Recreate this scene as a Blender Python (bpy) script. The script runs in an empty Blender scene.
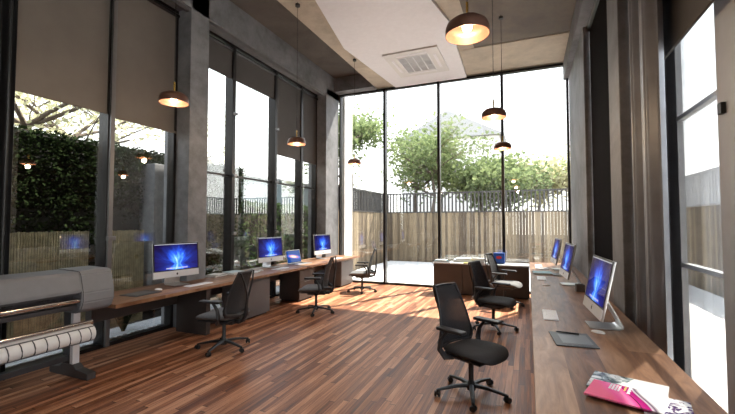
import bpy, bmesh, math, random
from mathutils import Vector, Matrix
PI = math.pi
rnd = random.Random(7)
S = bpy.context.scene
C = S.collection

# ------------------------------------------------------------------ helpers
def rot(axis, a): return Matrix.Rotation(a, 4, axis)
def T(x, y, z): return Matrix.Translation((x, y, z))

class B:
    """collects shapes for one mesh"""
    def __init__(s): s.bm = bmesh.new()
    def _merge(s, t, M=None):
        if M is not None: bmesh.ops.transform(t, matrix=M, verts=t.verts)
        me = bpy.data.meshes.new('t'); t.to_mesh(me); t.free(); s.bm.from_mesh(me); bpy.data.meshes.remove(me)
        return s
    def box(s, x0, x1, y0, y1, z0, z1, bev=0, M=None, seg=2):
        t = bmesh.new(); bmesh.ops.create_cube(t, size=1)
        for v in t.verts:
            v.co = Vector((x0+(v.co.x+.5)*(x1-x0), y0+(v.co.y+.5)*(y1-y0), z0+(v.co.z+.5)*(z1-z0)))
        if bev: bmesh.ops.bevel(t, geom=t.edges[:], offset=bev, segments=seg, profile=.6, affect='EDGES')
        return s._merge(t, M)
    def lathe(s, prof, n=24, M=None):
        t = bmesh.new(); rings = []
        for r, z in prof:
            rings.append([t.verts.new((r*math.cos(2*PI*i/n), r*math.sin(2*PI*i/n), z)) for i in range(n)] if r > 1e-6 else [t.verts.new((0, 0, z))])
        for a, b in zip(rings, rings[1:]):
            if len(a) == 1 and len(b) == 1: continue
            for i in range(n):
                j = (i+1) % n
                if len(a) == 1: t.faces.new((a[0], b[j], b[i]))
                elif len(b) == 1: t.faces.new((a[i], a[j], b[0]))
                else: t.faces.new((a[i], a[j], b[j], b[i]))
        bmesh.ops.recalc_face_normals(t, faces=t.faces)
        return s._merge(t, M)
    def cyl(s, p, q, r0, r1=None, n=12):
        r1 = r0 if r1 is None else r1
        p, q = Vector(p), Vector(q); d = q-p; L = d.length
        M = T(*p) @ d.to_track_quat('Z', 'Y').to_matrix().to_4x4()
        return s.lathe([(0, 0), (r0, 0), (r1, L), (0, L)], n, M)
    def tube(s, pts, rad, n=8, flat=1, up=(0, 0, 1)):
        t = bmesh.new(); pts = [Vector(p) for p in pts]; rings = []
        for i, p in enumerate(pts):
            d = (pts[min(i+1, len(pts)-1)]-pts[max(i-1, 0)]).normalized()
            u = Vector(up)
            if abs(d.dot(u)) > .97: u = Vector((1, 0, 0))
            a = d.cross(u).normalized(); b = a.cross(d).normalized()
            r = rad[i] if isinstance(rad, (list, tuple)) else rad
            rings.append([t.verts.new(p+a*r*math.cos(2*PI*k/n)+b*r*flat*math.sin(2*PI*k/n)) for k in range(n)])
        for a, b in zip(rings, rings[1:]):
            for k in range(n): t.faces.new((a[k], a[(k+1) % n], b[(k+1) % n], b[k]))
        t.faces.new(rings[0][::-1]); t.faces.new(rings[-1])
        bmesh.ops.recalc_face_normals(t, faces=t.faces)
        return s._merge(t)
    def prism(s, poly, h, M=None, bev=0):
        t = bmesh.new()
        a = [t.verts.new((x, y, 0)) for x, y in poly]; b = [t.verts.new((x, y, h)) for x, y in poly]
        t.faces.new(a[::-1]); t.faces.new(b)
        for i in range(len(a)):
            j = (i+1) % len(a); t.faces.new((a[i], a[j], b[j], b[i]))
        bmesh.ops.recalc_face_normals(t, faces=t.faces)
        if bev: bmesh.ops.bevel(t, geom=t.edges[:], offset=bev, segments=2, affect='EDGES')
        return s._merge(t, M)
    def grid(s, fn, nu, nv, thick=0, close=False):
        t = bmesh.new()
        g = [[t.verts.new(fn(i/nu, j/nv)) for j in range(nv+1)] for i in range(nu+1)]
        for i in range(nu):
            for j in range(nv): t.faces.new((g[i][j], g[i+1][j], g[i+1][j+1], g[i][j+1]))
        bmesh.ops.recalc_face_normals(t, faces=t.faces)
        if thick: bmesh.ops.solidify(t, geom=t.faces[:], thickness=thick)
        return s._merge(t)
    def quad(s, *p):
        s.bm.faces.new([s.bm.verts.new(q) for q in p]); return s
    def done(s, name, mat, parent=None, smooth=False, loc=None):
        me = bpy.data.meshes.new(name)
        if smooth:
            for f in s.bm.faces: f.smooth = True
            for e in s.bm.edges:
                if len(e.link_faces) == 2 and e.calc_face_angle(0) > .7: e.smooth = False
        s.bm.to_mesh(me); s.bm.free()
        me.materials.append(mat)
        o = bpy.data.objects.new(name, me); C.objects.link(o)
        if parent: o.parent = parent
        if loc: o.location = loc
        return o

def thing(name, label, cat, loc=(0, 0, 0), rz=0, group=None, kind=None):
    o = bpy.data.objects.new(name, None); C.objects.link(o); o.empty_display_size = .1
    o.location = loc; o.rotation_euler = (0, 0, rz)
    return tag(o, label, cat, group, kind)
def tag(o, label=None, cat=None, group=None, kind=None):
    if label: o['label'] = label
    if cat: o['category'] = cat
    if group: o['group'] = group
    if kind: o['kind'] = kind
    return o
def struct(o, label=None, cat=None): return tag(o, label, cat, None, 'structure')
def kids(o): return [c for c in bpy.data.objects if c.parent == o]
def dup(root, loc, rz, label, par=None):
    r = root.copy(); C.objects.link(r)
    if par is not None: r.parent = par
    else:
        r.location = loc; r.rotation_euler = (0, 0, rz); r['label'] = label
    for ch in kids(root): dup(ch, None, None, None, r)
    return r

# ------------------------------------------------------------------ materials
class N:
    def __init__(s, name):
        s.m = bpy.data.materials.new(name); s.m.use_nodes = True
        s.t = s.m.node_tree; s.t.nodes.clear(); s.out = s.t.nodes.new('ShaderNodeOutputMaterial')
    def n(s, typ, ins=None, **kw):
        d = s.t.nodes.new(typ)
        for k, v in kw.items(): setattr(d, k, v)
        for k, v in (ins or {}).items():
            if isinstance(v, bpy.types.NodeSocket): s.t.links.new(v, d.inputs[k])
            else: d.inputs[k].default_value = v
        return d
    def math(s, op, a, b=0.0, clamp=False):
        return s.n('ShaderNodeMath', {0: a, 1: b}, operation=op, use_clamp=clamp).outputs[0]
    def co(s, scale=(1, 1, 1), rotz=0, kind='Object', loc=(0, 0, 0)):
        c = s.n('ShaderNodeTexCoord').outputs[kind]
        return s.n('ShaderNodeMapping', {0: c, 1: loc, 2: (0, 0, rotz), 3: scale}).outputs[0]
    def noise(s, v, scale=5, detail=5, rough=.6, dist=0):
        return s.n('ShaderNodeTexNoise', {'Vector': v, 'Scale': scale, 'Detail': detail, 'Roughness': rough, 'Distortion': dist}).outputs[0]
    def ramp(s, fac, stops):
        r = s.n('ShaderNodeValToRGB', {0: fac}); e = r.color_ramp.elements
        while len(e) < len(stops): e.new(.5)
        for i, (p, c) in enumerate(stops): e[i].position = p; e[i].color = (*c, 1) if len(c) == 3 else c
        return r.outputs[0]
    def mix(s, f, a, b, mode='MIX'):
        d = s.n('ShaderNodeMix', {0: f}, data_type='RGBA', blend_type=mode)
        for i, v in ((6, a), (7, b)):
            if isinstance(v, bpy.types.NodeSocket): s.t.links.new(v, d.inputs[i])
            else: d.inputs[i].default_value = (*v, 1) if len(v) == 3 else v
        return d.outputs[2]
    def bsdf(s, **k):
        names = dict(color='Base Color', rough='Roughness', metal='Metallic', normal='Normal', spec='Specular IOR Level', coat='Coat Weight', emis='Emission Color', es='Emission Strength', sub='Subsurface Weight')
        ins = {}
        for a, v in k.items():
            if a in ('color', 'emis') and isinstance(v, tuple): v = (*v[:3], 1)
            ins[names[a]] = v
        return s.n('ShaderNodeBsdfPrincipled', ins)
    def bump(s, h, st=.3, dist=.01):
        return s.n('ShaderNodeBump', {'Height': h, 'Strength': st, 'Distance': dist}).outputs[0]
    def end(s, sh):
        s.t.links.new(sh if isinstance(sh, bpy.types.NodeSocket) else sh.outputs[0], s.out.inputs[0]); return s.m

def simple(name, c, rough=.5, metal=0, var=.12, scale=12, bump=0, coat=0):
    k = N(name); v = k.co()
    n = k.noise(v, scale, 4)
    lo = tuple(x*(1-var) for x in c); hi = tuple(min(1, x*(1+var)) for x in c)
    col = k.ramp(n, [(.3, lo), (.7, hi)])
    a = dict(color=col, rough=rough, metal=metal, coat=coat)
    if bump: a['normal'] = k.bump(k.noise(v, scale*12, 3), bump, .003)
    return k.end(k.bsdf(**a))

def concrete(name, dark, light, sc=1.0):
    k = N(name); v = k.co(kind='Object')
    n1 = k.noise(v, .9*sc, 8, .65, .4); n2 = k.noise(v, 6*sc, 6, .7); n3 = k.noise(v, 60, 3)
    f = k.math('ADD', k.math('MULTIPLY', n1, .65), k.math('MULTIPLY', n2, .35))
    col = k.ramp(f, [(.36, dark), (.5, tuple((a+b)/2 for a, b in zip(dark, light))), (.66, light)])
    pits = k.n('ShaderNodeTexVoronoi', {'Vector': v, 'Scale': 9.0, 'Randomness': 1.0}).outputs[0]
    pf = k.ramp(pits, [(.02, (.55, .55, .55)), (.06, (1, 1, 1))])
    col = k.mix(.7, col, pf, 'MULTIPLY')
    nb = k.bump(k.math('ADD', n2, k.math('MULTIPLY', n3, .3)), .35, .01)
    return k.end(k.bsdf(color=col, rough=k.ramp(n2, [(.3, (.55,)*3), (.7, (.85,)*3)]), normal=nb))

def planks(name, cols, w=.09, L=1.1, rough=.3, seed=0, gap=True, streak=1.0):
    """boards running along world Y"""
    k = N(name); v = k.n('ShaderNodeTexCoord').outputs['Object']
    sx = k.n('ShaderNodeSeparateXYZ', {0: v})
    row = k.math('FLOOR', k.math('DIVIDE', sx.outputs[0], w))
    rr = k.n('ShaderNodeTexWhiteNoise', {'W': k.math('ADD', row, seed)}, noise_dimensions='1D').outputs[0]
    yy = k.math('ADD', k.math('DIVIDE', sx.outputs[1], L), k.math('MULTIPLY', rr, 7.3))
    seg = k.math('FLOOR', yy)
    idv = k.n('ShaderNodeCombineXYZ', {0: row, 1: seg, 2: float(seed)}).outputs[0]
    wn = k.n('ShaderNodeTexWhiteNoise', {'Vector': idv}, noise_dimensions='3D').outputs[0]
    off = k.n('ShaderNodeCombineXYZ', {0: k.math('MULTIPLY', sx.outputs[0], 26.0), 1: k.math('ADD', k.math('MULTIPLY', sx.outputs[1], 1.1), k.math('MULTIPLY', wn, 40.0)), 2: k.math('MULTIPLY', wn, 9.0)}).outputs[0]
    g = k.noise(off, 1.6, 7, .62, .6)
    f = k.math('ADD', k.math('MULTIPLY', wn, .30), k.math('MULTIPLY', g, .74*streak))
    col = k.ramp(f, cols)
    if gap:
        fx = k.math('FRACT', k.math('DIVIDE', sx.outputs[0], w)); fy = k.math('FRACT', yy)
        ed = k.math('MULTIPLY', k.math('GREATER_THAN', fx, .035), k.math('GREATER_THAN', fy, .006))
        col = k.mix(k.math('SUBTRACT', 1.0, ed), col, (.02, .01, .006))
    r = k.ramp(g, [(.3, (rough*.8,)*3), (.7, (rough*1.25,)*3)])
    return k.end(k.bsdf(color=col, rough=r, normal=k.bump(g, .12, .004), spec=.3))

def desk_wood(name):
    k = N(name); v = k.n('ShaderNodeTexCoord').outputs['Object']
    sx = k.n('ShaderNodeSeparateXYZ', {0: v})
    w = .22
    row = k.math('FLOOR', k.math('DIVIDE', sx.outputs[0], w))
    rr = k.n('ShaderNodeTexWhiteNoise', {'W': row}, noise_dimensions='1D').outputs[0]
    yy = k.math('ADD', k.math('DIVIDE', sx.outputs[1], 1.7), k.math('MULTIPLY', rr, 5.1))
    wn = k.n('ShaderNodeTexWhiteNoise', {'Vector': k.n('ShaderNodeCombineXYZ', {0: row, 1: k.math('FLOOR', yy)}).outputs[0]}, noise_dimensions='3D').outputs[0]
    vv = k.n('ShaderNodeCombineXYZ', {0: k.math('MULTIPLY', sx.outputs[0], 7.0), 1: k.math('ADD', k.math('MULTIPLY', sx.outputs[1], 1.1), k.math('MULTIPLY', wn, 30.0)), 2: k.math('MULTIPLY', wn, 5.0)}).outputs[0]
    g = k.noise(vv, 1.5, 8, .6, 1.3)
    vf = k.n('ShaderNodeCombineXYZ', {0: k.math('MULTIPLY', sx.outputs[0], 90.0), 1: k.math('MULTIPLY', sx.outputs[1], 3.0)}).outputs[0]
    g2 = k.noise(vf, 1.0, 4, .6)
    f = k.math('ADD', k.math('ADD', k.math('MULTIPLY', g, .62), k.math('MULTIPLY', wn, .2)), k.math('MULTIPLY', g2, .2))
    col = k.ramp(f, [(.30, (.06, .026, .014)), (.44, (.17, .078, .04)), (.56, (.28, .145, .078)), (.72, (.44, .26, .155))])
    return k.end(k.bsdf(color=col, rough=k.ramp(g2, [(.3, (.33,)*3), (.7, (.46,)*3)]), normal=k.bump(g2, .1, .002), spec=.28))

def boards(name, lo, hi, axis=1, w=.11, weather=.5):
    """vertical fence boards; axis 0: run along X, 1: along Y"""
    k = N(name); v = k.n('ShaderNodeTexCoord').outputs['Object']
    sx = k.n('ShaderNodeSeparateXYZ', {0: v})
    a = sx.outputs[axis]
    row = k.math('FLOOR', k.math('DIVIDE', a, w))
    wn = k.n('ShaderNodeTexWhiteNoise', {'W': row}, noise_dimensions='1D').outputs[0]
    vv = k.n('ShaderNodeCombineXYZ', {0: k.math('MULTIPLY', a, 22.0), 1: k.math('ADD', k.math('MULTIPLY', sx.outputs[2], 1.6), k.math('MULTIPLY', wn, 20.0))}).outputs[0]
    g = k.noise(vv, 1.3, 7, .65, .5)
    f = k.math('ADD', k.math('MULTIPLY', g, .6), k.math('MULTIPLY', wn, .4))
    mid = tuple((x+y)/2 for x, y in zip(lo, hi))
    col = k.ramp(f, [(.3, lo), (.5, mid), (.68, hi)])
    return k.end(k.bsdf(color=col, rough=.8, normal=k.bump(g, .3, .005)))

def glass(name, tint=(1, 1, 1), k0=1.7):
    k = N(name)
    fc = k.n('ShaderNodeLayerWeight', {'Blend': .5}).outputs['Facing']
    fac = k.math('ADD', k.math('MULTIPLY', k.math('POWER', fc, 4.0), .75*k0/2), .025*k0, True)
    a = k.n('ShaderNodeBsdfTransparent', {0: (*tint, 1)}); b = k.n('ShaderNodeBsdfGlossy', {'Color': (1, 1, 1, 1), 'Roughness': 0.0})
    return k.end(k.n('ShaderNodeMixShader', {0: fac, 1: a.outputs[0], 2: b.outputs[0]}))

def mesh_fabric(name, c, dens=.3):
    k = N(name)
    v = k.co((1, 1, 1))
    a = k.n('ShaderNodeTexWave', {'Vector': v, 'Scale': 60.0, 'Distortion': 0.0}, bands_direction='Z').outputs[1]
    b = k.n('ShaderNodeTexWave', {'Vector': v, 'Scale': 60.0}, bands_direction='Y').outputs[1]
    f = k.math('MULTIPLY', k.math('MULTIPLY', a, b), dens*2.2, True)
    p = k.bsdf(color=c, rough=.75)
    t = k.n('ShaderNodeBsdfTransparent')
    return k.end(k.n('ShaderNodeMixShader', {0: f, 1: p.outputs[0], 2: t.outputs[0]}))

def screen_mat(name, cy, cz, hw, hh, galaxy=False):
    k = N(name); v = k.n('ShaderNodeTexCoord').outputs['Object']
    s = k.n('ShaderNodeSeparateXYZ', {0: v})
    x = k.math('DIVIDE', k.math('SUBTRACT', s.outputs[1], cy), hw); y = k.math('DIVIDE', k.math('SUBTRACT', s.outputs[2], cz), hh)
    if not galaxy:
        yy = k.math('ADD', y, .55); xx = k.math('ADD', x, -.05)
        ang = k.math('ARCTAN2', xx, k.math('ADD', k.math('ABSOLUTE', yy), .25))
        r = k.math('SQRT', k.math('ADD', k.math('MULTIPLY', xx, xx), k.math('MULTIPLY', yy, yy)))
        st = k.noise(k.n('ShaderNodeCombineXYZ', {0: k.math('MULTIPLY', ang, 3.2), 1: k.math('MULTIPLY', r, .6)}).outputs[0], 1.5, 5, .6, .3)
        core = k.math('POWER', k.math('MAXIMUM', k.math('SUBTRACT', 1.0, k.math('MULTIPLY', k.math('ABSOLUTE', ang), .8)), 0.0), 1.6)
        fall = k.math('SUBTRACT', 1.35, k.math('MULTIPLY', r, .72), True)
        f = k.math('MULTIPLY', k.math('MULTIPLY', k.math('ADD', k.math('MULTIPLY', core, .7), .28), k.math('MULTIPLY', st, 1.6)), fall)
        c1 = k.ramp(f, [(.10, (.003, .004, .025)), (.30, (.008, .02, .18)), (.52, (.02, .10, .75)), (.74, (.12, .42, 1)), (.95, (.65, .88, 1))])
        pu = k.noise(v, 3.3, 2)
        col = k.mix(k.math('MULTIPLY', pu, .16), c1, (.09, .02, .14), 'SCREEN')
        # dock strip at the foot of the desktop picture and the menu bar
        dock = k.math('MULTIPLY', k.math('LESS_THAN', k.math('ABSOLUTE', k.math('ADD', y, .88)), .05), k.math('LESS_THAN', k.math('ABSOLUTE', x), .5))
        dn = k.n('ShaderNodeTexWhiteNoise', {'W': k.math('FLOOR', k.math('MULTIPLY', x, 22.0))}, noise_dimensions='1D').outputs[1]
        col = k.mix(k.math('MULTIPLY', dock, .45), col, k.mix(.6, dn, (.7, .7, .75)))
        bar = k.math('GREATER_THAN', y, .955)
        col = k.mix(k.math('MULTIPLY', bar, .6), col, (.6, .62, .68))
    else:
        u = k.math('ADD', k.math('MULTIPLY', x, .9), k.math('MULTIPLY', y, -.45)); w = k.math('ADD', k.math('MULTIPLY', y, 1.3), k.math('MULTIPLY', x, .4))
        r = k.math('SQRT', k.math('ADD', k.math('MULTIPLY', k.math('MULTIPLY', u, u), .9), k.math('MULTIPLY', k.math('MULTIPLY', w, w), 4.0)))
        n = k.noise(v, 30, 4)
        f = k.math('SUBTRACT', k.math('ADD', 1.0, k.math('MULTIPLY', n, .35)), r)
        col = k.ramp(f, [(.05, (.01, .05, .22)), (.35, (.05, .12, .5)), (.62, (.55, .2, .35)), (.85, (.95, .6, .4)), (1, (1, .95, .8))])
    e = k.n('ShaderNodeEmission', {0: col, 1: .8})
    gl = k.n('ShaderNodeBsdfGlossy', {'Color': (1, 1, 1, 1), 'Roughness': .03})
    fr = k.math('MULTIPLY', k.n('ShaderNodeFresnel', {'IOR': 1.45}).outputs[0], .6)
    return k.end(k.n('ShaderNodeMixShader', {0: fr, 1: e.outputs[0], 2: gl.outputs[0]}))

def leaf(name, a, b, tr=.35):
    k = N(name); v = k.co()
    n = k.noise(v, 3.0, 3)
    wn = k.noise(v, 22.0, 2)
    col = k.ramp(k.math('ADD', k.math('MULTIPLY', n, .5), k.math('MULTIPLY', wn, .5)), [(.35, a), (.65, b)])
    d = k.n('ShaderNodeBsdfDiffuse', {0: col}); t = k.n('ShaderNodeBsdfTranslucent', {0: col})
    return k.end(k.n('ShaderNodeMixShader', {0: tr, 1: d.outputs[0], 2: t.outputs[0]}))

def emit(name, c, s):
    k = N(name); return k.end(k.n('ShaderNodeEmission', {0: (*c, 1), 1: s}))

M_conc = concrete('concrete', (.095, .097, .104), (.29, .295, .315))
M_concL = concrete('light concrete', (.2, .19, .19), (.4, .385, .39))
M_ceil = concrete('board marked concrete', (.34, .29, .225), (.62, .54, .43), .8)  # slab concrete lightened, bounce light from below put into its colour
M_shade = concrete('shaded soffit concrete', (.055, .045, .038), (.13, .11, .095))  # same concrete darkened to hold the shade inside the raised slot
M_shade2 = concrete('shaded ceiling concrete', (.075, .058, .045), (.2, .16, .125), .8)  # ceiling concrete darkened where the light falls off before the window band
M_floor = planks('walnut floor boards', [(.28, (.07, .023, .011)), (.41, (.21, .078, .038)), (.52, (.35, .145, .072)), (.63, (.53, .25, .135)), (.78, (.72, .42, .26))], .06, 1.25, .42)
M_desk = desk_wood('walnut desk top')
M_white = simple('white painted panel', (.86, .85, .88), .5, 0, .03)
M_wframe = simple('white plastic', (.75, .74, .73), .4, 0, .03)
M_grey_slot = simple('grey grille', (.09, .09, .10), .5, 0, .1)
M_blind = simple('taupe blind cloth', (.17, .148, .128), .9, 0, .06, 3, .2)
M_blindG = simple('charcoal blind cloth', (.075, .07, .068), .9, 0, .06, 3, .2)
M_black = simple('black blind cloth', (.008, .006, .006), 1.0, 0, .1, 3)
M_black.node_tree.nodes['Principled BSDF'].inputs['Specular IOR Level'].default_value = .05
M_frame = simple('dark bronze frame', (.022, .02, .021), .35, .6, .1)
M_frameL = simple('grey aluminium frame', (.2, .195, .2), .4, .7, .06)
M_frameP = simple('pale grey coated frame', (.48, .51, .56), .5, .1, .04)
M_curtain = simple('grey curtain cloth', (.26, .27, .30), .4, .3, .12, 4)
M_glass = glass('window glass', (.96, .975, .97), 4.2)
M_glassL = glass('tinted window glass', (.9, .92, .91), 4.5)
M_alu = simple('brushed aluminium', (.62, .62, .63), .3, .85, .04)
M_whitealu = simple('silver white', (.82, .82, .84), .35, .3, .03)
M_dalu = simple('dark aluminium', (.12, .12, .125), .4, .6, .06)
M_blackp = simple('black plastic', (.012, .012, .013), .35, 0, .1)
M_chairp = simple('charcoal chair plastic', (.018, .018, .02), .42, 0, .1)
M_seat = simple('charcoal seat cloth', (.035, .035, .038), .85, 0, .15, 30, .3)
M_seatg = simple('grey seat cloth', (.13, .13, .135), .85, 0, .15, 30, .3)
M_mesh = mesh_fabric('chair mesh', (.022, .022, .025), .32)
M_scr = screen_mat('desktop picture', 0, .2975, .34, .1875)
M_lap = screen_mat('galaxy desktop picture', 0, .125, .19, .11, True)
M_key = simple('white keys', (.85, .85, .85), .5, 0, .02)
M_cab = simple('dark brown laminate', (.045, .034, .031), .5, 0, .12, 6)
M_cabg = simple('grey laminate', (.12, .112, .114), .5, 0, .08, 6)
M_cabtop = simple('pale grey laminate', (.42, .44, .47), .35, 0, .04)
M_print = simple('grey printer shell', (.19, .192, .205), .42, 0, .04)
M_printd = simple('dark printer shell', (.045, .042, .045), .4, 0, .08)
M_chrome = simple('polished steel', (.65, .64, .66), .18, 1, .03)
M_paper = simple('paper', (.66, .66, .65), .7, 0, .03)
M_paper2 = simple('blue grey paper', (.45, .55, .6), .7, 0, .08)
M_teal = simple('teal cover', (.05, .2, .24), .4, 0, .1)
M_blue = simple('blue cover', (.02, .08, .35), .35, 0, .1)
M_red = simple('red', (.5, .03, .04), .4)
M_yel = simple('yellow cover', (.6, .5, .08), .5, 0, .1)
M_tablet = simple('graphite tablet', (.032, .033, .036), .45, 0, .1)
M_bronze = simple('dark bronze shade', (.17, .085, .062), .38, .6, .15)
M_brass = simple('brass', (.65, .38, .08), .25, 1, .1)
M_bulb = emit('lamp glow', (1, .72, .42), 16)
M_terr = simple('white terrace paving', (.72, .71, .7), .8, 0, .04, 2)
M_kerb = simple('pale stone kerb', (.5, .5, .52), .8, 0, .12, 8)
M_peb = simple('grey pebble', (.16, .155, .15), .7, 0, .4, 3)
M_soil = simple('garden soil', (.05, .038, .03), .95, 0, .3, 8)
M_fenceX = boards('weathered fence boards across', (.075, .053, .034), (.29, .225, .145), 0)
M_fenceY = boards('weathered fence boards along', (.075, .053, .034), (.29, .225, .145), 1)
M_cane = simple('bamboo cane', (.40, .33, .20), .6, 0, .35, 9)
M_rail = simple('dark grey slats', (.055, .052, .052), .5, .2, .1)
M_railL = simple('pale grey rail', (.36, .36, .37), .5, .1, .08)
M_pale = simple('pale rendered wall', (.20, .245, .265), .8, 0, .05, 2)
M_bark = simple('tree bark', (.13, .10, .08), .9, 0, .3, 10, .5)
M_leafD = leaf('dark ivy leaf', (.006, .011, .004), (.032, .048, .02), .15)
M_leafM = leaf('green leaf', (.09, .13, .06), (.30, .36, .17), .4)
M_leafH = leaf('hedge leaf', (.025, .045, .018), (.10, .15, .06), .25)
M_leafP = leaf('pale spring leaf', (.42, .43, .26), (.72, .69, .48), .5)
M_grass = leaf('bright grass blade', (.05, .16, .03), (.16, .36, .08), .3)
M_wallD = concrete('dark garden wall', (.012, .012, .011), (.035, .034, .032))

XL, XR, YB = -4.95, .90, 9.8            # column faces left and right, back window
GL, GR = -5.3, 1.22                     # glass planes
ZC = 5.35

# ------------------------------------------------------------------ room shell
struct(B().box(-5.42, 1.3, -2.6, 9.86, -.15, 0).done('floor', M_floor), 'reddish brown walnut plank floor of the office', 'floor')
b = B()
b.box(-3.79, -1.0, -2.6, 8.25, ZC, 5.75)                # main slab
b.box(-3.79, .80, 8.25, 9.86, 5.345, 5.75)              # band at the window
b.box(-5.6, 1.6, -2.6, 9.86, 5.76, 6.0)
struct(B().box(-5.6, -3.80, -2.6, 9.45, 5.70, 5.755).done('trim_9', M_shade), 'soffit of the raised slot above the left windows, shade put into its colour', 'soffit')
struct(B().box(-5.6, -3.80, 9.45, 9.86, 5.31, 5.755).done('trim_10', M_conc), 'short concrete beam closing the raised slot above the back window', 'beam')
struct(B().box(-1.0, .80, -2.6, 8.24, 5.36, 5.755).done('trim_11', M_shade2), 'board marked ceiling field on the right, shade put into its colour', 'ceiling')
struct(b.done('ceiling', M_ceil), 'concrete ceiling with a raised slot along the left windows', 'ceiling')
tag(B().prism([(-1.37, 9.74), (-3.24, 9.74), (-3.50, 7.1), (-3.17, 5.39), (-2.6, 2.2), (-1.75, 2.2), (-1.42, 6.0), (-1.27, 6.87)], .05, T(0, 0, 5.295)).done('trim_1', M_white), 'flat white ceiling panel holding the air conditioner', 'ceiling panel', kind='structure')
# left header beam and columns
b = B().box(-5.55, XL, -2.6, 9.86, 5.12, 5.75)
struct(b.done('trim_2', M_conc), 'concrete header beam above the left windows', 'beam')
def column(n, x0, x1, y0, y1, lab, mat=M_conc, z1=5.75):
    struct(B().box(x0, x1, y0, y1, 0, z1, .012).done('concrete_column', mat), lab, 'column')
column(1, -5.5, XL, 4.5, 4.88, 'concrete column between the printer windows and the far left windows', M_conc, 5.7)
column(2, -5.5, XL, 8.98, 9.72, 'concrete column in the far left corner', M_conc, 5.3)
column(3, XR, 1.35, 7.25, 9.72, 'broad concrete pier in the far right corner behind the desk', M_conc, 5.3)
column(4, XR+.02, 1.4, 4.78, 5.34, 'concrete column beside the grey curtain on the right', M_conc, 5.3)
column(5, 1.29, 1.33, 4.62, 5.045, 'pale concrete pier seen through glass between the curtain and near right window', M_concL, 5.3)
column(6, -5.5, -4.98, 1.5, 2.02, 'concrete column left of the printer', M_conc, 5.7)
# right header
b = B().box(.80, 1.5, -2.6, 9.86, 4.95, 5.75)
struct(b.done('trim_3', M_conc), 'concrete header beam above the right windows', 'beam')
# back and near walls behind the camera
struct(B().box(-5.6, 1.6, -2.75, -2.6, -.15, 6).done('wall_front', M_conc), 'wall behind the camera', 'wall')
struct(B().box(-5.6, -5.4, -2.6, 1.5, 0, 6).done('wall_left', M_conc), 'left wall behind the camera', 'wall')


# ------------------------------------------------------------------ windows
def win(n, lab, plane, along, a0, a1, z0, z1, mulls, transoms=(), mat=M_frame, w=.09, d=.14, tmat=None, fw=None):
    """plane: x or y position; along 'y' or 'x'"""
    t = thing('window_%d' % n, lab, 'window', kind='structure')
    def bx(bb, p0, p1, q0, q1, zz0, zz1, bev=.004):
        if along == 'y': bb.box(p0, p1, q0, q1, zz0, zz1, bev)
        else: bb.box(q0, q1, p0, p1, zz0, zz1, bev)
    f = B(); fw = fw or .05
    bx(f, plane-d/2, plane+d/2, a0, a0+fw, z0, z1); bx(f, plane-d/2, plane+d/2, a1-fw, a1, z0, z1)
    bx(f, plane-d/2, plane+d/2, a0+fw, a1-fw, z1-.05, z1); bx(f, plane-d/2, plane+d/2, a0+fw, a1-fw, z0, z0+.05)
    f.done('window_frame', mat, t)
    g = B(); bx(g, plane-.006, plane+.006, a0+fw, a1-fw, z0+.05, z1-.05, 0)
    g.done('pane', M_glassL if n < 3 else M_glass, t)
    for m in mulls:
        mm = B(); bx(mm, plane-d/2-.02, (-5.20 if n < 3 else plane+d/2+.02), m-w/2, m+w/2, z0+.04, z1-.02); mm.done('mullion', mat, t)
    for zz in transoms:
        tt = B(); bx(tt, plane-.03, plane+.03, a0+fw, a1-fw, zz-.018, zz+.018); tt.done('transom', tmat or mat, t)
    return t
w1 = win(1, 'near left window behind the printer with one dark mullion', GL, 'y', 2.02, 4.5, 0, 5.12, [3.42], w=.07)
w2 = win(2, 'far left window with three dark mullions behind the far desks', GL, 'y', 4.88, 8.98, 0, 5.12, [5.78, 7.12, 8.2], [2.56], w=.085)
# pale strip beside the near mullion + small brackets
B().box(-5.20, -5.165, 3.40, 3.455, .02, 5.1).done('frame_strip', M_frameL, w1)
for y in (5.78, 7.12, 8.2):
    for z in (1.45, 2.56, 3.75):
        B().box(-5.20, -5.15, y-.03, y+.05, z-.02, z+.03, .006).done('bracket', M_frameL, w2)
B().box(-5.20, -5.14, 3.39, 3.49, 1.42, 1.48, .006).done('bracket', M_frameL, w1)
w3 = win(3, 'tall back window looking onto the white terrace', YB, 'x', -4.95, .90, 0, 5.32, [-3.57, -2.09, -.54], w=.065, d=.12)
w4 = win(4, 'right window covered by the black blind', GR, 'y', 5.34, 7.25, 0, 4.95, [])
struct(B().box(1.0, 1.14, 5.342, 7.248, 0, 1.0, .004).done('trim_12', M_concL), 'low pale concrete parapet under the black blind', 'parapet')
w5 = win(5, 'near right window open to bright terrace and fence', 1.315, 'y', .9, 4.61, 0, 4.95, [], [2.62, 1.28], M_frameL, d=.05, tmat=M_alu, fw=.24)
B().box(1.27, 1.345, 3.0, 3.5, .05, 4.9, .006).done('wide_panel', M_frameP, w5)
B().box(1.24, 1.27, 3.36, 3.42, 2.42, 2.5, .005).done('handle', M_blackp, w5)
win(6, 'unseen right window behind the camera, added for fill light', 1.36, 'y', -2.55, .85, 0, 4.95, [-.85], w=.08)  # added out of view to bring cool light onto printer and desk
# exterior white jamb beyond the back left corner
struct(B().box(-5.0, -4.86, 9.93, 10.45, 0, 5.3, .01).done('trim_4', M_wframe), 'white outer jamb at the left end of the back window', 'trim')

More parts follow.
